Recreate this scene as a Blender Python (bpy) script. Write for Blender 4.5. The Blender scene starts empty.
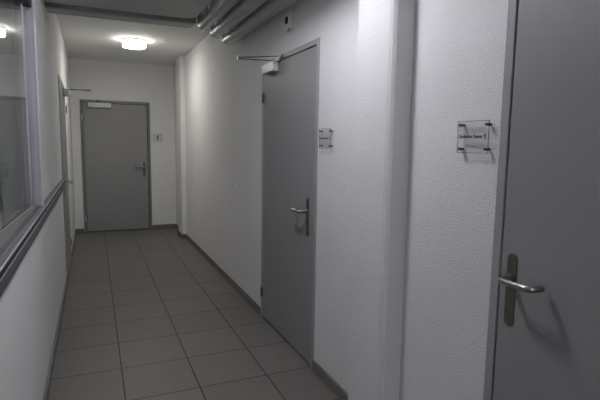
import bpy, bmesh, math
from mathutils import Vector, Matrix
S = bpy.context.scene
C = S.collection
T = 0.42            # one floor tile, metres
EYE = 3.47          # eye height in tiles

# ---------------------------------------------------------------- camera
yaw, pitch, roll = 0.409494646, -0.116831638, 0.0152552973
fw = Vector((math.sin(yaw)*math.cos(pitch), math.cos(yaw)*math.cos(pitch), math.sin(pitch)))
r0 = Vector((math.cos(yaw), -math.sin(yaw), 0))
u0 = r0.cross(fw)
rt = r0*math.cos(roll) + u0*math.sin(roll)
up = -r0*math.sin(roll) + u0*math.cos(roll)
cd = bpy.data.cameras.new('camera'); cam = bpy.data.objects.new('camera', cd); C.objects.link(cam)
M = Matrix((rt, up, -fw)).transposed().to_4x4(); M.translation = Vector((0, 0, EYE*T)); cam.matrix_world = M
cd.sensor_width = 36; cd.lens = 476.46*36/600; cd.clip_start = 0.02
S.camera = cam

# ---------------------------------------------------------------- world and exposure
w = bpy.data.worlds.new('world'); S.world = w; w.use_nodes = True
w.node_tree.nodes['Background'].inputs[0].default_value = (0.02, 0.021, 0.023, 1)
w.node_tree.nodes['Background'].inputs[1].default_value = 0.3
S.view_settings.view_transform = 'Standard'; S.view_settings.look = 'None'
S.view_settings.exposure = 0.22; S.view_settings.gamma = 1.0; S.view_settings.use_curve_mapping = False
NEAR_LAMP = dict(loc=(1.30, 4.9), col=(0.93, 0.93, 1.0), e=54.0)
FAR_LAMP = dict(loc=(1.22, 15.3), r=0.137, col=(1.0, 0.97, 0.90), e=32.0, side=0.4)
REAR_FILL_LAMP = dict(loc=(1.25, -5.9), col=(0.96, 0.96, 1.0), e=60.0)  # unseen lamp, added as fill for faces turned toward the camera

# ---------------------------------------------------------------- materials
def mat(name, col, rough=0.5, metal=0.0, spec=0.5, bump=None, vary=0.0, vscale=3.0):
    m = bpy.data.materials.new(name); m.use_nodes = True
    nt = m.node_tree; b = nt.nodes['Principled BSDF']
    b.inputs['Base Color'].default_value = (*col, 1)
    b.inputs['Roughness'].default_value = rough; b.inputs['Metallic'].default_value = metal
    b.inputs['Specular IOR Level'].default_value = spec
    tc = nt.nodes.new('ShaderNodeTexCoord')
    if vary:
        n = nt.nodes.new('ShaderNodeTexNoise'); n.inputs['Scale'].default_value = vscale; n.inputs['Detail'].default_value = 4
        nt.links.new(tc.outputs['Object'], n.inputs['Vector'])
        cr = nt.nodes.new('ShaderNodeMapRange'); cr.inputs[1].default_value = 0.3; cr.inputs[2].default_value = 0.7
        cr.inputs[3].default_value = 1-vary; cr.inputs[4].default_value = 1+vary
        nt.links.new(n.outputs['Fac'], cr.inputs[0])
        mx = nt.nodes.new('ShaderNodeVectorMath'); mx.operation = 'SCALE'; mx.inputs[0].default_value = col
        nt.links.new(cr.outputs[0], mx.inputs['Scale']); nt.links.new(mx.outputs[0], b.inputs['Base Color'])
    if bump:
        sc, dist, det = bump
        n2 = nt.nodes.new('ShaderNodeTexNoise'); n2.inputs['Scale'].default_value = sc; n2.inputs['Detail'].default_value = det
        nt.links.new(tc.outputs['Object'], n2.inputs['Vector'])
        bp = nt.nodes.new('ShaderNodeBump'); bp.inputs['Distance'].default_value = dist; bp.inputs['Strength'].default_value = 1
        nt.links.new(n2.outputs['Fac'], bp.inputs['Height']); nt.links.new(bp.outputs[0], b.inputs['Normal'])
    return m
M_plaster = mat('rough_white_plaster', (0.78, 0.78, 0.79), 0.85, bump=(170, 0.0042, 3), vary=0.02, vscale=2)
M_wall = mat('painted_white_wall', (0.77, 0.77, 0.765), 0.8, bump=(70, 0.0012, 3), vary=0.015, vscale=2)
M_ceil = mat('ceiling_paint', (0.80, 0.795, 0.78), 0.85, bump=(60, 0.001, 2))
M_door = mat('grey_door_paint', (0.275, 0.275, 0.282), 0.42, bump=(250, 0.0002, 2), vary=0.02)
M_frame_dark = mat('dark_grey_frame_paint', (0.18, 0.18, 0.18), 0.4)
M_frame = mat('grey_frame_paint', (0.34, 0.34, 0.355), 0.4)
M_steel = mat('brushed_steel', (0.36, 0.35, 0.335), 0.30, metal=1.0)
M_plate = mat('dull_steel_plate', (0.19, 0.175, 0.15), 0.45, metal=1.0)
M_armdark = mat('dark_steel_arm', (0.10, 0.10, 0.10), 0.4, metal=0.7)
M_alu = mat('anodised_aluminium', (0.62, 0.63, 0.65), 0.42, metal=0.6)
M_silver = mat('silver_closer_paint', (0.62, 0.63, 0.66), 0.35, metal=0.15)
M_dark = mat('black_rubber', (0.012, 0.012, 0.013), 0.5)
M_rail = mat('dark_grey_rail', (0.10, 0.10, 0.11), 0.45)
M_sill = mat('grey_sill', (0.12, 0.12, 0.128), 0.45)
M_winfr = mat('window_frame_paint', (0.40, 0.40, 0.43), 0.4)
M_base = mat('grey_baseboard_tile', (0.165, 0.158, 0.148), 0.45, vary=0.08, vscale=6)
M_duct = mat('grey_duct_sheet', (0.50, 0.50, 0.49), 0.5, vary=0.04)
M_trayl = mat('grey_tray_lip', (0.36, 0.36, 0.36), 0.5)
M_pipe = mat('grey_pipe_jacket', (0.42, 0.42, 0.425), 0.42, vary=0.03)
M_pipeend = mat('pipe_end_band', (0.50, 0.51, 0.52), 0.38, metal=0.75)
M_white = mat('white_plastic', (0.74, 0.74, 0.72), 0.45)
M_black = mat('black_print', (0.006, 0.006, 0.006), 0.6)
M_room = mat('dim_room_surface', (0.5, 0.5, 0.5), 0.8)

def emis(name, col, e):
    m = bpy.data.materials.new(name); m.use_nodes = True
    b = m.node_tree.nodes['Principled BSDF']
    b.inputs['Base Color'].default_value = (0.8, 0.8, 0.8, 1)
    b.inputs['Emission Color'].default_value = (*col, 1); b.inputs['Emission Strength'].default_value = e
    return m

def floor_mat():
    m = bpy.data.materials.new('grey_floor_tiles'); m.use_nodes = True
    nt = m.node_tree; b = nt.nodes['Principled BSDF']; L = nt.links.new
    g = nt.nodes.new('ShaderNodeNewGeometry'); sp = nt.nodes.new('ShaderNodeSeparateXYZ'); L(g.outputs['Position'], sp.inputs[0])
    def mth(op, a, b_=None, c_=None):
        n = nt.nodes.new('ShaderNodeMath'); n.operation = op
        for i, v in enumerate((a, b_, c_)):
            if v is None: continue
            if isinstance(v, (int, float)): n.inputs[i].default_value = v
            else: L(v, n.inputs[i])
        return n.outputs[0]
    ds, cells = [], []
    for ax, off, pt in (('X', 0.2957*T, T), ('Y', 9.5107*T, 1.0177*T)):
        q = mth('DIVIDE', mth('SUBTRACT', sp.outputs[ax], off), pt)
        fr = mth('FRACT', q); cells.append(mth('FLOOR', q))
        ds.append(mth('MULTIPLY', mth('MINIMUM', fr, mth('SUBTRACT', 1.0, fr)), pt))
    d = mth('MINIMUM', ds[0], ds[1])
    gm = nt.nodes.new('ShaderNodeMapRange'); gm.inputs[1].default_value = 0.0034; gm.inputs[2].default_value = 0.0046
    gm.inputs[3].default_value = 1; gm.inputs[4].default_value = 0; L(d, gm.inputs[0])
    cb = nt.nodes.new('ShaderNodeCombineXYZ'); L(cells[0], cb.inputs[0]); L(cells[1], cb.inputs[1])
    wn = nt.nodes.new('ShaderNodeTexWhiteNoise'); L(cb.outputs[0], wn.inputs['Vector'])
    no = nt.nodes.new('ShaderNodeTexNoise'); no.inputs['Scale'].default_value = 9; no.inputs['Detail'].default_value = 6
    L(g.outputs['Position'], no.inputs['Vector'])
    v = mth('ADD', mth('MULTIPLY', wn.outputs[0], 0.10), mth('ADD', mth('MULTIPLY', no.outputs[0], 0.16), 0.87))
    vm = nt.nodes.new('ShaderNodeVectorMath'); vm.operation = 'SCALE'; vm.inputs[0].default_value = (0.156, 0.146, 0.134); L(v, vm.inputs['Scale'])
    mx = nt.nodes.new('ShaderNodeMix'); mx.data_type = 'RGBA'
    L(gm.outputs[0], mx.inputs['Factor']); L(vm.outputs[0], mx.inputs['A']); mx.inputs['B'].default_value = (0.010, 0.009, 0.008, 1)
    L(mx.outputs['Result'], b.inputs['Base Color'])
    b.inputs['Roughness'].default_value = 0.48
    bp = nt.nodes.new('ShaderNodeBump'); bp.inputs['Distance'].default_value = 0.0015; bp.inputs['Strength'].default_value = 0.8
    L(mth('SUBTRACT', 1.0, gm.outputs[0]), bp.inputs['Height']); L(bp.outputs[0], b.inputs['Normal'])
    return m
M_floor = floor_mat()

def glass_mat(name, tint, boost=1.0, rough=0.0, ior=1.5):
    m = bpy.data.materials.new(name); m.use_nodes = True
    nt = m.node_tree; nt.nodes.remove(nt.nodes['Principled BSDF']); out = nt.nodes['Material Output']
    tr = nt.nodes.new('ShaderNodeBsdfTransparent'); tr.inputs[0].default_value = (*tint, 1)
    gl = nt.nodes.new('ShaderNodeBsdfGlossy'); gl.inputs['Roughness'].default_value = rough; gl.inputs[0].default_value = (boost, boost, boost, 1)
    fr = nt.nodes.new('ShaderNodeFresnel'); fr.inputs[0].default_value = 1.5
    # same reflectance on either side of the sheet
    ge = nt.nodes.new('ShaderNodeNewGeometry')
    mi = nt.nodes.new('ShaderNodeMix'); mi.data_type = 'FLOAT'; mi.inputs['A'].default_value = ior; mi.inputs['B'].default_value = 1/ior
    nt.links.new(ge.outputs['Backfacing'], mi.inputs['Factor'])
    iv = nt.nodes.new('ShaderNodeMath'); iv.operation = 'MULTIPLY'; iv.inputs[1].default_value = 1.0
    nt.links.new(mi.outputs['Result'], iv.inputs[0])
    mx = nt.nodes.new('ShaderNodeMixShader')
    nt.links.new(iv.outputs[0], fr.inputs[0]); nt.links.new(fr.outputs[0], mx.inputs[0]); nt.links.new(tr.outputs[0], mx.inputs[1]); nt.links.new(gl.outputs[0], mx.inputs[2])
    nt.links.new(mx.outputs[0], out.inputs[0])
    return m
M_glass = glass_mat('window_glass', (0.9, 0.92, 0.92), ior=1.75)
M_acryl = glass_mat('clear_acrylic', (0.98, 0.98, 0.985), 0.6)
M_edge = glass_mat('acrylic_edge', (0.76, 0.76, 0.77), 0.5)

# ---------------------------------------------------------------- mesh helpers (tile units in, metres out)
def P(x, y, z): return Vector((x*T, y*T, (z+EYE)*T))
def link(name, bm, m, parent=None, smooth=False, bevel=0.0, kind=None):
    me = bpy.data.meshes.new(name)
    bmesh.ops.recalc_face_normals(bm, faces=bm.faces[:])
    org = parent.location.copy() if parent is not None and parent.type == 'EMPTY' else None
    ctr = None
    if parent is None:
        lo = Vector([min(v.co[i] for v in bm.verts) for i in range(3)]); hi = Vector([max(v.co[i] for v in bm.verts) for i in range(3)])
        ctr = Vector(((lo.x+hi.x)/2, (lo.y+hi.y)/2, lo.z))
    else:
        ctr = WORLD[parent.name]
    bmesh.ops.translate(bm, verts=bm.verts[:], vec=-ctr)
    bm.to_mesh(me); bm.free()
    me.materials.append(m)
    if smooth:
        for f in me.polygons: f.use_smooth = True
        try: me.set_sharp_from_angle(angle=math.radians(40))
        except Exception: pass
    o = bpy.data.objects.new(name, me); C.objects.link(o)
    if parent is None: o.location = ctr
    else: o.parent = parent
    WORLD[o.name] = ctr.copy()
    if bevel:
        b = o.modifiers.new('bevel', 'BEVEL'); b.width = bevel; b.segments = 2; b.limit_method = 'ANGLE'
    if kind: o['kind'] = kind
    return o
WORLD = {}
def thing(name, loc, label=None, cat=None, kind=None, group=None):
    o = bpy.data.objects.new(name, None); C.objects.link(o); o.location = loc; o.empty_display_size = 0.1
    WORLD[o.name] = Vector(loc)
    if label: o['label'] = label
    if cat: o['category'] = cat
    if kind: o['kind'] = kind
    if group: o['group'] = group
    return o
def box(bm, x0, x1, y0, y1, z0, z1):
    vs = [bm.verts.new(P(x, y, z)) for z in (z0, z1) for x, y in ((x0, y0), (x1, y0), (x1, y1), (x0, y1))]
    for f in ((3, 2, 1, 0), (4, 5, 6, 7), (0, 1, 5, 4), (1, 2, 6, 5), (2, 3, 7, 6), (3, 0, 4, 7)): bm.faces.new([vs[i] for i in f])
def bx(*a):
    bm = bmesh.new(); box(bm, *a); return bm
def bxs(lst):
    bm = bmesh.new()
    for a in lst: box(bm, *a)
    return bm
def frame_of(d):
    d = d.normalized(); a = Vector((0, 0, 1)) if abs(d.z) < 0.9 else Vector((1, 0, 0))
    u = d.cross(a).normalized(); return u, d.cross(u).normalized()
def tube(bm, pts, rad, n=16, flat=1.0, cap=True):
    """pts in metres; swept tube"""
    rings = []; prev = None
    for i, p in enumerate(pts):
        if i == 0: d = pts[1]-pts[0]
        elif i == len(pts)-1: d = pts[-1]-pts[-2]
        else: d = (pts[i+1]-p).normalized()+(p-pts[i-1]).normalized()
        d.normalize()
        if prev is None: u, v = frame_of(d)
        else:
            u = (prev - d*prev.dot(d)).normalized(); v = d.cross(u)
        prev = u
        r = rad[i] if isinstance(rad, (list, tuple)) else rad
        rings.append([bm.verts.new(p + (u*math.cos(2*math.pi*k/n) + v*math.sin(2*math.pi*k/n)*flat)*r) for k in range(n)])
    for a, b in zip(rings, rings[1:]):
        for k in range(n): bm.faces.new((a[k], a[(k+1) % n], b[(k+1) % n], b[k]))
    if cap:
        bm.faces.new(rings[0][::-1]); bm.faces.new(rings[-1])
def rounded(pts, r, seg=5):
    """round the corners of a polyline"""
    out = [pts[0]]
    for a, b, c in zip(pts, pts[1:], pts[2:]):
        d1 = (a-b).normalized(); d2 = (c-b).normalized()
        s = b+d1*r; e = b+d2*r
        for k in range(seg+1):
            t = k/seg; out.append(s*(1-t)**2 + b*2*t*(1-t) + e*t*t)
    out.append(pts[-1]); return out
def cyl(p0, p1, r, n=24):
    bm = bmesh.new(); tube(bm, [p0, p1], r, n); return bm
def prism(bm, outline, d):
    """outline: list of points (metres); extrude by vector d"""
    a = [bm.verts.new(p) for p in outline]; b = [bm.verts.new(p+d) for p in outline]
    n = len(a); bm.faces.new(a); bm.faces.new(b[::-1])
    for k in range(n): bm.faces.new((a[k], b[k], b[(k+1) % n], a[(k+1) % n]))

# ================================================================= SETTING
XL, XR, YE, ZF, ZC = -0.70, 3.04, 19.7, -3.47, 2.98
YB = -9.0
XO = 4.1    # outer side of right wall
ND = (0.42, 2.925)      # near door opening (y range, frame outer)
FD = (6.365, 8.87)     # far right-hand door
LD = (12.7, 15.18)     # left-hand door
DT = 1.52              # door frame top
link('floor', bx(-6, XO, YB-0.5, YE+1, ZF-0.5, ZF), M_floor, kind='structure')
link('ceiling', bx(-6, XO, YB-0.5, YE+1, ZC, ZC+0.5), M_ceil, kind='structure')
# right wall: near part (rough plaster, pilaster) and far part
link('wall_right', bxs([(XR, XO, YB, ND[0], ZF, ZC), (XR, XO, ND[0], ND[1], DT, ZC), (XR, XO, ND[1], FD[0], ZF, ZC),
    ]), M_plaster, kind='structure')
bm = bmesh.new()
prism(bm, [P(2.80, 4.865, ZF), P(2.80, 4.24, ZF), P(2.815, 4.195, ZF), P(2.845, 4.165, ZF), P(XR, 4.15, ZF), P(XR, 4.865, ZF)], Vector((0, 0, (2.02-ZF)*T)))
link('wall_pilaster', bm, M_plaster, kind='structure')
link('wall_corridor_side', bxs([(XR, XO, FD[0], FD[1], DT, ZC), (XR, XO, FD[1], YE, ZF, ZC), (2.885, XR, 17.35, 18.2, ZF, ZC)]), M_wall, kind='structure')
link('wall_end', bxs([(-1.6, -0.4, YE, YE+0.6, ZF, ZC), (2.09, XO, YE, YE+0.6, ZF, ZC), (-0.4, 2.09, YE, YE+0.6, DT, ZC)]), M_wall, kind='structure')
link('wall_back', bx(-6, XO, YB-0.5, YB, ZF, ZC), M_wall, kind='structure')
WN = (0.2, 7.45)        # window opening
WZ = (-0.95, 1.97)
TL = XL-0.45
link('wall_left', bxs([(TL, XL, YB, WN[0], ZF, ZC), (TL, XL, WN[0], WN[1], ZF, WZ[0]), (TL, XL, WN[0], WN[1], WZ[1], ZC),
    (TL, XL, WN[1], LD[0], ZF, ZC), (TL, XL, LD[0], LD[1], DT, ZC), (TL, XL, LD[1], YE, ZF, ZC)]), M_wall, kind='structure')
# the dim room behind the glazing
link('wall_room_far', bx(-6, TL, 11.6, 11.9, ZF, ZC), M_room, kind='structure')
link('wall_room_side', bx(-6, -5.7, YB, 11.6, ZF, ZC), M_room, kind='structure')
# baseboards
def baseboard(name, segs): link(name, bxs(segs), M_base, kind='structure', bevel=0.002)
bt = 0.035; bz = ZF+0.155
baseboard('baseboard_right', [(XR-bt, XR, 4.865, FD[0]-0.003, ZF, bz), (2.81-bt, 2.81, 4.15-bt, 4.865+bt, ZF, bz),
    (2.81, XR, 4.15-bt, 4.15, ZF, bz), (XR-bt, XR, ND[1]+0.003, 4.15-bt, ZF, bz)])
baseboard('baseboard_corridor_side', [(XR-bt, XR, FD[1]+0.003, 17.35-bt, ZF, bz), (2.885-bt, XR, 17.35-bt, 17.35, ZF, bz),
    (2.885-bt, 2.885, 17.35, 18.2, ZF, bz), (XR-bt, XR, 18.2, YE, ZF, bz)])
baseboard('baseboard_end', [(2.093, XR-bt, YE-bt, YE, ZF, bz), (XL+bt, -0.403, YE-bt, YE, ZF, bz)])
baseboard('baseboard_left', [(XL, XL+bt, YB, LD[0]-0.003, ZF, bz), (XL, XL+bt, LD[1]+0.003, YE, ZF, bz)])

# ---------------------------------------------------------------- window in the left wall
wn = thing('window_1', P(XL, (WN[0]+WN[1])/2, WZ[0]), kind='structure')
FX0, FX1 = XL-0.18, XL+0.045
fw_ = 0.10
link('window_frame', bxs([(FX0, FX1, WN[1]-fw_, WN[1], WZ[0], WZ[1]), (FX0, FX1, WN[0], WN[0]+fw_, WZ[0], WZ[1]),
    (FX0, FX1, WN[0]+fw_, WN[1]-fw_, WZ[1]-0.08, WZ[1])]), M_winfr, wn, bevel=0.003)
link('bottom_rail', bx(FX0, FX1, WN[0]+fw_, WN[1]-fw_, WZ[0], WZ[0]+0.055), M_sill, wn, bevel=0.003)
link('edge_highlight_strip', bxs([(FX1-0.012, FX1+0.012, WN[1]-fw_-0.012, WN[1]-fw_+0.012, WZ[0]+0.055, WZ[1]-0.08),
    (-0.850, -0.825, WN[1]-fw_-0.03, WN[1]-fw_, WZ[0]+0.055, WZ[1]-0.08)]), M_alu, wn)  # pale strips stand in for highlights along the jamb edges
link('black_gasket', bxs([(-0.84, FX1-0.02, WN[0]+fw_, WN[1]-fw_-0.03, WZ[1]-0.26, WZ[1]-0.08),
    ]), M_dark, wn)
link('glazing_bead', bxs([(-0.78, FX1-0.03, WN[0]+fw_, WN[1]-fw_-0.03, WZ[0]+0.054, WZ[0]+0.068), (-0.76, -0.70, WN[0]+fw_, WN[1]-fw_-0.3, WZ[0]+0.068, WZ[0]+0.085)]), M_rail, wn)
bm = bmesh.new()
dlt = 0.0165
for k, off in enumerate((0.0, -0.05)):
    ya, yb = WN[0]+fw_, WN[1]-fw_-0.01
    xa = -0.72+off-dlt*(yb-ya); xb = -0.72+off
    bm.faces.new([bm.verts.new(P(xa, ya, WZ[0]+0.055)), bm.verts.new(P(xb, yb, WZ[0]+0.055)), bm.verts.new(P(xb, yb, WZ[1]-0.08)), bm.verts.new(P(xa, ya, WZ[1]-0.08))])
link('glass_pane', bm, M_glass, wn)
# sill and bumper rail below the glass
RX = -0.625
link('trim_1', bxs([(XL, RX-0.003, YB, LD[0]-0.003, -0.979, -0.925)]), M_dark, kind='structure')
link('trim_2', bxs([(XL, RX, YB, LD[0]-0.003, -0.925, -0.912)]), M_alu, kind='structure')
link('trim_3', bxs([(XL, RX, YB, LD[0]-0.003, -1.10, -0.986)]), M_rail, kind='structure', bevel=0.003)
link('trim_4', bxs([(XL, RX+0.001, YB, LD[0]-0.003, -0.986, -0.979)]), M_alu, kind='structure')
bm = bmesh.new()   # sloping sill
prism(bm, [P(XL, YB, -0.912), P(RX-0.01, YB, -0.912), P(XL+0.004, YB, -0.900), P(XL, YB, -0.900)], Vector((0, (LD[0]-0.003-YB)*T, 0)))
link('trim_5', bm, M_sill, kind='structure')

# ================================================================= DOORS
def lever_set(door, pos, out, side, k=1.0, name='door_handle'):
    """pos: neck point on the leaf (tile units); out: unit vector away from leaf; side: unit vector along which the lever points"""
    o = Vector(out); s = Vector(side); p = P(*pos); z = Vector((0, 0, 1))
    hw, th = 0.019*k, 0.004
    # backplate, rounded ends
    top, bot = 0.084*k, 0.166*k
    ol = []
    for q in range(13):
        a = math.pi*q/12; ol.append(p + s*math.cos(a)*hw + z*(top-hw+math.sin(a)*hw))
    for q in range(13):
        a = math.pi+math.pi*q/12; ol.append(p + s*math.cos(a)*hw + z*(-bot+hw+math.sin(a)*hw))
    bm = bmesh.new(); prism(bm, ol, o*th)
    h = link(name, bm, M_plate, door, bevel=0.001)
    r = 0.0108*k
    bm = bmesh.new()
    tube(bm, rounded([p+o*th, p+o*0.063*k-z*0.001, p+o*0.066*k+s*0.128*k+z*0.002, p+o*0.016*k+s*0.130*k+z*0.002], 0.024*k, 6), r, 14, 1.0)
    l = link('lever', bm, M_steel, h, smooth=True)
    bm = bmesh.new(); tube(bm, [p+o*th, p+o*(th+0.009)], 0.0145*k, 20)
    link('neck_ring', bm, M_steel, h, smooth=True)
    bm = bmesh.new()
    for zz in (top-0.010*k, -bot+0.010*k):
        c = p+z*zz; tube(bm, [c+o*th, c+o*(th+0.0015)], 0.004*k, 12)
    link('screw', bm, M_steel, h, smooth=True)
    return h

def hinge(door, pos, out, side):
    """pos on the hinge line, barrel vertical"""
    o = Vector(out); s = Vector(side); p = P(*pos); z = Vector((0, 0, 1))
    bm = bmesh.new(); b0 = p+o*0.010
    tube(bm, [b0-z*0.043, b0-z*0.001], 0.008, 14); tube(bm, [b0+z*0.001, b0+z*0.043], 0.008, 14)
    tube(bm, [b0-z*0.047, b0-z*0.043], 0.0055, 12); tube(bm, [b0+z*0.043, b0+z*0.047], 0.0055, 12)
    h = link('hinge', bm, M_silver, door, smooth=True)
    bm = bmesh.new()
    prism(bm, [p-s*0.030-z*0.035+o*0.002, p-s*0.004-z*0.035+o*0.002, p-s*0.004+z*0.035+o*0.002, p-s*0.030+z*0.035+o*0.002], o*0.009)
    link('hinge_flap', bm, M_plate, h)
    return h

def closer(door, a, b, out, zc, elbow, body=(0.070, 0.058), wall_brk=None, pin=None):
    """a, b: body ends on the leaf face (tile units x,y); elbow: arm elbow point; pin: fraction of body where arm pivots"""
    o = Vector(out); z = Vector((0, 0, 1)); pa = P(a[0], a[1], zc); pb = P(b[0], b[1], zc); h, d = body
    bm = bmesh.new()
    prism(bm, [pa-z*h/2, pb-z*h/2, pb+z*h/2, pa+z*h/2], o*d)
    c = link('door_closer', bm, M_silver, door, bevel=0.004)
    u = (pb-pa).normalized()
    piv = pa + (pb-pa)*pin + o*d*0.5 + z*h/2
    e = P(*elbow)
    bm = bmesh.new(); tube(bm, [piv, piv+z*0.016], 0.013, 18)
    link('spindle', bm, M_steel, c, smooth=True)
    def bar(p0, p1, wd, t):
        dd = (p1-p0).normalized(); n = dd.cross(z).normalized()*wd/2
        b2 = bmesh.new(); prism(b2, [p0-n, p1-n, p1+n, p0+n], z*t); return b2
    link('main_arm', bar(piv+z*0.012, e-z*0.008, 0.020, 0.006), M_armdark, c, bevel=0.001)
    brk = P(*wall_brk)
    link('forearm', bar(e+z*0.001, brk+o*0.018+z*0.001, 0.016, 0.006), M_armdark, c, bevel=0.001)
    bm = bmesh.new(); tube(bm, [e-z*0.012, e+z*0.020], 0.007, 14)
    link('elbow_pin', bm, M_silver, c, smooth=True)
    bm = bmesh.new(); prism(bm, [brk-u*0.03-z*0.008, brk+u*0.03-z*0.008, brk+u*0.03+z*0.014, brk-u*0.03+z*0.014], o*0.022)
    link('arm_bracket', bm, M_steel, c, bevel=0.002)
    return c

# --- far right-hand door (hinged on its far side)
def side_door(name, wallx, out, y0, y1, hinge_far, latch_w=0.09):
    """door in a wall parallel to the corridor. out = -1 for the right wall, +1 for the left"""
    d = thing(name, P(wallx, (y0+y1)/2, ZF), kind='structure')
    xa = wallx+out*0.022; xi = wallx-out*0.32
    def X(*v): return (min(v), max(v))
    fr = 0.08
    a = X(xa, xi)
    link('door_frame', bxs([(*a, y0, y0+fr, ZF, DT), (*a, y1-fr, y1, ZF, DT), (*a, y0+fr, y1-fr, DT-fr, DT)]), M_frame, d, bevel=0.002)
    st = X(wallx-out*0.10, wallx-out*0.16)
    link('black_seal', bxs([(*st, y0+fr, y0+fr+0.03, ZF, DT-fr), (*st, y1-fr-0.03, y1-fr, ZF, DT-fr), (*st, y0+fr, y1-fr, DT-fr-0.03, DT-fr)]), M_dark, d)
    g0, g1 = (0.018, 0.004) if hinge_far else (0.004, 0.018)
    lf = X(wallx+out*0.015, wallx-out*0.10)
    link('door_leaf', bx(*lf, y0+fr+g0, y1-fr-g1, ZF+0.03, DT-fr-0.018), M_door, d, bevel=0.0015)
    link('drop_seal', bx(*X(wallx-out*0.01, wallx-out*0.08), y0+fr, y1-fr, ZF+0.004, ZF+0.03), M_dark, d)
    return d
d1 = side_door('door_1', XR, -1, FD[0], FD[1], True)
lx = XR-0.015
lever_set(d1, (lx, 6.66, -1.03), (-1, 0, 0), (0, 1, 0))
hinge(d1, (XR-0.03, FD[1]-0.06, 0.87), (-1, 0, 0), (0, 1, 0))
hinge(d1, (XR-0.03, FD[1]-0.06, -2.93), (-1, 0, 0), (0, 1, 0))
closer(d1, (lx, 8.58), (lx, 8.0), (-1, 0, 0), 1.345, (2.36, 8.25, 1.47), pin=0.75, wall_brk=(XR-0.035, 7.80, DT-0.05), body=(0.066, 0.046))
# --- near right-hand door
d2 = side_door('door_2', XR, -1, ND[0], ND[1], False)
lever_set(d2, (lx, 2.715, -1.03), (-1, 0, 0), (0, -1, 0))
hinge(d2, (XR-0.03, ND[0]+0.06, 0.87), (-1, 0, 0), (0, -1, 0))
hinge(d2, (XR-0.03, ND[0]+0.06, -2.93), (-1, 0, 0), (0, -1, 0))
# --- left-hand door
d3 = side_door('door_3', XL, 1, LD[0], LD[1], True)
lever_set(d3, (XL+0.03, LD[0]+0.32, -1.03), (1, 0, 0), (0, 1, 0))
hinge(d3, (XL+0.03, LD[1]-0.06, 0.87), (1, 0, 0), (0, 1, 0))
hinge(d3, (XL+0.03, LD[1]-0.06, -2.93), (1, 0, 0), (0, 1, 0))
closer(d3, (XL+0.03, 15.0), (XL+0.03, 14.3), (1, 0, 0), 1.29, (0.0, 14.65, 1.385), pin=0.3, wall_brk=(XL+0.035, 14.95, DT-0.13), body=(0.068, 0.060))
# --- end door
d4 = thing('door_4', P(0.85, YE, ZF), kind='structure')
ex0, ex1 = -0.39, 2.085
fr = 0.10
link('door_frame', bxs([(ex0, ex0+fr, YE-0.035, YE+0.4, ZF, DT), (ex1-fr, ex1, YE-0.035, YE+0.4, ZF, DT), (ex0+fr, ex1-fr, YE-0.035, YE+0.4, DT-fr, DT)]), M_frame_dark, d4, bevel=0.002)
link('black_seal', bxs([(ex0+fr, ex0+fr+0.03, YE+0.1, YE+0.16, ZF, DT-fr), (ex1-fr-0.03, ex1-fr, YE+0.1, YE+0.16, ZF, DT-fr), (ex0+fr, ex1-fr, YE+0.1, YE+0.16, DT-fr-0.03, DT-fr)]), M_dark, d4)
link('door_leaf', bx(ex0+fr+0.006, ex1-fr-0.02, YE-0.03, YE+0.10, ZF+0.03, DT-fr-0.02), M_door, d4, bevel=0.0015)
link('drop_seal', bx(ex0+fr, ex1-fr, YE+0.0, YE+0.08, ZF+0.004, ZF+0.03), M_dark, d4)
h4 = lever_set(d4, (1.83, YE-0.03, -0.98), (0, -1, 0), (-1, 0, 0))
h4.data.materials[0] = M_rail
hinge(d4, (ex0+0.06, YE-0.03, 0.87), (0, -1, 0), (-1, 0, 0))
hinge(d4, (ex0+0.06, YE-0.03, -2.93), (0, -1, 0), (-1, 0, 0))
closer(d4, (-0.12, YE-0.03), (0.68, YE-0.03), (0, -1, 0), 1.33, (0.15, YE-0.72, 1.46), pin=0.42, wall_brk=(0.30, YE-0.035, DT-0.03), body=(0.072, 0.060))

# ================================================================= SERVICES UNDER THE CEILING
# pipes along the right wall
def service_pipe(cx, cz, r, yend, label, turn):
    t = thing('pipe', P(cx, yend, cz), label, 'pipe', group='grey service pipes under the ceiling')
    c0 = P(cx, YB+0.02, cz); c1 = P(cx, yend-1.15, cz); c2 = P(cx, yend-0.05, cz)
    bm = bmesh.new(); tube(bm, [c0, c1], r*T, 32)
    link('pipe_jacket', bm, M_pipe, t, smooth=True)
    e = P(cx, yend+r*0.55, cz); top = P(cx, yend+r*0.55, ZC-0.01)
    bm = bmesh.new(); tube(bm, rounded([c1+Vector((0, 0.001, 0)), e, top], r*0.9*T, 8), r*0.86*T, 32, cap=True)
    link('bare_metal_elbow', bm, M_pipeend, t, smooth=True)
    y = yend-2.4
    while y > YB+1:
        bm = bmesh.new(); tube(bm, [P(cx, y, cz), P(cx, y+0.035, cz)], r*1.025*T, 32)
        link('seam_band', bm, M_pipe, t, smooth=True); y -= 2.6
    return t
service_pipe(2.19, 2.43, 0.14, 10.2, 'grey insulated ceiling pipe nearest the corridor middle, beside the duct end', 1)
service_pipe(2.50, 2.34, 0.14, 10.4, 'middle one of the three grey insulated pipes under the ceiling', 1)
service_pipe(2.81, 2.25, 0.14, 10.6, 'grey insulated ceiling pipe closest to the white wall on the right', 1)

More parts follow.
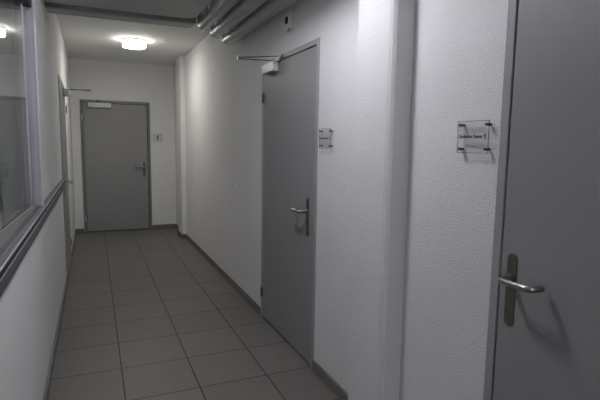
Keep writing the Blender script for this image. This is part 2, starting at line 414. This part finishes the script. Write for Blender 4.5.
# flat duct across the corridor with a rounded end
dt = thing('ventilation_duct', P(0.6, 9.0, 2.55), 'flat dark grey duct with rounded end crossing under the ceiling', 'duct')
def slab_round(x0, x1, y0, y1, z0, z1, r):
    ol = [P(x0, y0, z0), P(x0, y1, z0)]
    for cx, cy, a0 in ((x1-r, y1-r, 90), (x1-r, y0+r, 0)):
        for k in range(9):
            a = math.radians(a0-90*k/8); ol.append(P(cx+r*math.cos(a), cy+r*math.sin(a), z0))
    bm = bmesh.new(); prism(bm, ol, Vector((0, 0, (z1-z0)*T))); return bm
link('duct_body', slab_round(XL+0.01, 1.92, 8.0, 9.70, 2.38, 2.78, 0.28), M_duct, dt, bevel=0.012)
link('duct_flange', slab_round(XL+0.005, 1.96, 7.94, 9.81, 2.50, 2.54, 0.3), M_duct, dt, bevel=0.003)
for hx in (0.1, 1.3): link('hanger', bx(hx, hx+0.06, 8.0, 9.7, 2.78, ZC-0.005), M_alu, dt)
ct = thing('cable_tray', P(0.6, 10.3, 2.55), 'dark grey stepped cable tray crossing beside the rounded duct', 'cable tray')
link('tray_body', bxs([(XL+0.01, 1.98, 10.02, 10.36, 2.38, 2.65)]), M_duct, ct, bevel=0.006)
link('tray_lip', bxs([(XL+0.01, 1.98, 10.36, 10.62, 2.42, 2.70), (XL+0.01, 1.98, 9.90, 10.02, 2.355, 2.68)]), M_trayl, ct, bevel=0.006)
for hx in (0.1, 1.3): link('hanger', bx(hx, hx+0.06, 10.1, 10.35, 2.65, ZC-0.005), M_alu, ct)

# ================================================================= LAMPS
def drum(cfg, label):
    x, y = cfg['loc']; sd = cfg.get('side', 1.0); rl = cfg.get('r', 0.153); t = thing('ceiling_light', P(x, y, ZC-0.24), label, 'lamp', group='round ceiling lamps')
    bm = bmesh.new(); tube(bm, [P(x, y, ZC-0.05), P(x, y, ZC-0.001)], rl+0.003, 40)
    link('lamp_base', bm, M_white, t, smooth=True)
    
    bm = bmesh.new(); tube(bm, [P(x, y, ZC-0.05), P(x, y, ZC-0.195)], rl, 40)
    link('glowing_diffuser', bm, emis('lamp_diffuser', cfg['col'], cfg['e']*sd), t, smooth=True)
    bm = bmesh.new(); tube(bm, [P(x, y, ZC-0.196), P(x, y, ZC-0.208), P(x, y, ZC-0.215)], [rl, rl-0.005, rl-0.023], 40)
    link('glowing_underside', bm, emis('lamp_underside', cfg['col'], cfg['e']*(2-sd)), t, smooth=True)
drum(FAR_LAMP, 'round white glowing drum lamp on the ceiling near the far door')
drum(NEAR_LAMP, 'round white drum lamp overhead beside the pipes, above the middle door')
drum(REAR_FILL_LAMP, 'added unseen drum lamp behind the camera, fill for faces turned toward it')

# ================================================================= SIGNS
def text_mesh(body, size):
    cu = bpy.data.curves.new('t', 'FONT'); cu.body = body; cu.size = size; cu.align_x = 'LEFT'; cu.extrude = 0.0002; cu.offset = 0.0005; cu.resolution_u = 2
    o = bpy.data.objects.new('t', cu); C.objects.link(o)
    dg = bpy.context.evaluated_depsgraph_get(); me = bpy.data.meshes.new_from_object(o.evaluated_get(dg))
    bpy.data.objects.remove(o); bm = bmesh.new(); bm.from_mesh(me); return bm
def figure(bm, cx, cz, h):
    """little standing figure in the xz plane (local x, local y)"""
    ol = []
    def disc(x, z, r): 
        vs = [bm.verts.new((x+r*math.cos(2*math.pi*k/14), z+r*math.sin(2*math.pi*k/14), 0)) for k in range(14)]; bm.faces.new(vs)
    disc(cx, cz+h*0.42, h*0.10)
    for poly in ([(-.17, .29), (.17, .29), (.15, -.02), (.10, -.02), (.08, -.5), (-.08, -.5), (-.10, -.02), (-.15, -.02)],):
        bm.faces.new([bm.verts.new((cx+a*h, cz+b*h, 0)) for a, b in poly])
def sign(center, out, right, wdt, hgt, label, text, icon_h, small_icon=True, so=0.017):
    c = P(*center); o = Vector(out); rr = Vector(right); z = Vector((0, 0, 1))
    t = thing('door_sign', c, label, 'sign', group='clear door signs on standoffs')
    f = c+o*so
    bm = bmesh.new()
    prism(bm, [f-rr*wdt/2-z*hgt/2, f+rr*wdt/2-z*hgt/2, f+rr*wdt/2+z*hgt/2, f-rr*wdt/2+z*hgt/2], o*0.003)
    link('clear_plate', bm, M_acryl, t)
    e = 0.0028; bm = bmesh.new()
    for a0, a1, b0, b1 in ((-wdt/2-e, -wdt/2, -hgt/2-e, hgt/2+e), (wdt/2, wdt/2+e, -hgt/2-e, hgt/2+e), (-wdt/2, wdt/2, -hgt/2-e, -hgt/2), (-wdt/2, wdt/2, hgt/2, hgt/2+e)):
        prism(bm, [f+rr*a0+z*b0, f+rr*a1+z*b0, f+rr*a1+z*b1, f+rr*a0+z*b1], o*0.004)
    link('plate_edge', bm, M_edge, t)
    for a in (-1, 1):
        for b in (-1, 1):
            q = c+rr*a*(wdt/2-0.010)+z*b*(hgt/2-0.012)
            bm = bmesh.new(); tube(bm, [q, q+o*(so+0.007)], 0.0052 if wdt > .1 else 0.004, 14)
            link('standoff', bm, M_plate, t, smooth=True)
    Mx = Matrix((rr, z, o)).transposed().to_4x4(); Mx.translation = f+o*0.0036
    if text:
        bm = text_mesh(text, 0.0175)
        xs = [v.co.x for v in bm.verts]; k = (wdt*0.78)/(max(xs)-min(xs))
        for v in bm.verts: v.co.x = v.co.x*k - wdt*0.46; v.co.y += -0.004
        bmesh.ops.transform(bm, matrix=Mx, verts=bm.verts[:]); link('lettering', bm, M_black, t)
        bm = bmesh.new(); figure(bm, wdt*0.41, 0.002, icon_h)
    else:
        bm = bmesh.new(); figure(bm, 0, 0.0, icon_h)
    bmesh.ops.transform(bm, matrix=Mx, verts=bm.verts[:]); link('figure_symbol', bm, M_black, t)
sign((XR, 3.20, 0.083), (-1, 0, 0), (0, -1, 0), 0.150, 0.111, 'clear acrylic sign on four standoffs beside the nearest door on the right', 'Garderobe Damen', 0.022)
sign((XR, 6.06, 0.083), (-1, 0, 0), (0, -1, 0), 0.150, 0.111, 'clear acrylic sign beside the middle door with the closer arm', 'Garderobe Herren', 0.022)
sign((2.36, YE, 0.16), (0, -1, 0), (1, 0, 0), 0.135, 0.125, 'small clear sign with black figure beside the far end door', None, 0.085)

# small things on the right wall
sw = thing('wall_sensor', P(XR, 7.60, 1.93), 'small white wall box with round black eye above the middle door', 'sensor')
link('housing', bx(XR-0.07, XR, 7.34, 7.58, 1.84, 2.13), M_white, sw, bevel=0.004)
bm = bmesh.new(); tube(bm, [P(XR-0.07, 7.50, 2.00), P(XR-0.08, 7.50, 2.00)], 0.026, 24)
link('black_eye', bm, M_black, sw, smooth=True)
bm = bmesh.new(); tube(bm, [P(XR-0.07, 7.40, 1.85), P(XR-0.078, 7.40, 1.85)], 0.007, 12)
link('screw', bm, M_black, sw, smooth=True)
ws = bmesh.new(); tube(ws, [P(XR, 10.82, -1.00), P(XR-0.035, 10.82, -1.00), P(XR-0.045, 10.82, -1.00)], [0.017, 0.017, 0.012], 24)
o = link('wall_plug', ws, M_white, smooth=True)
o['label'] = 'tiny round white plug on the bare stretch of right wall'; o['category'] = 'wall plug'
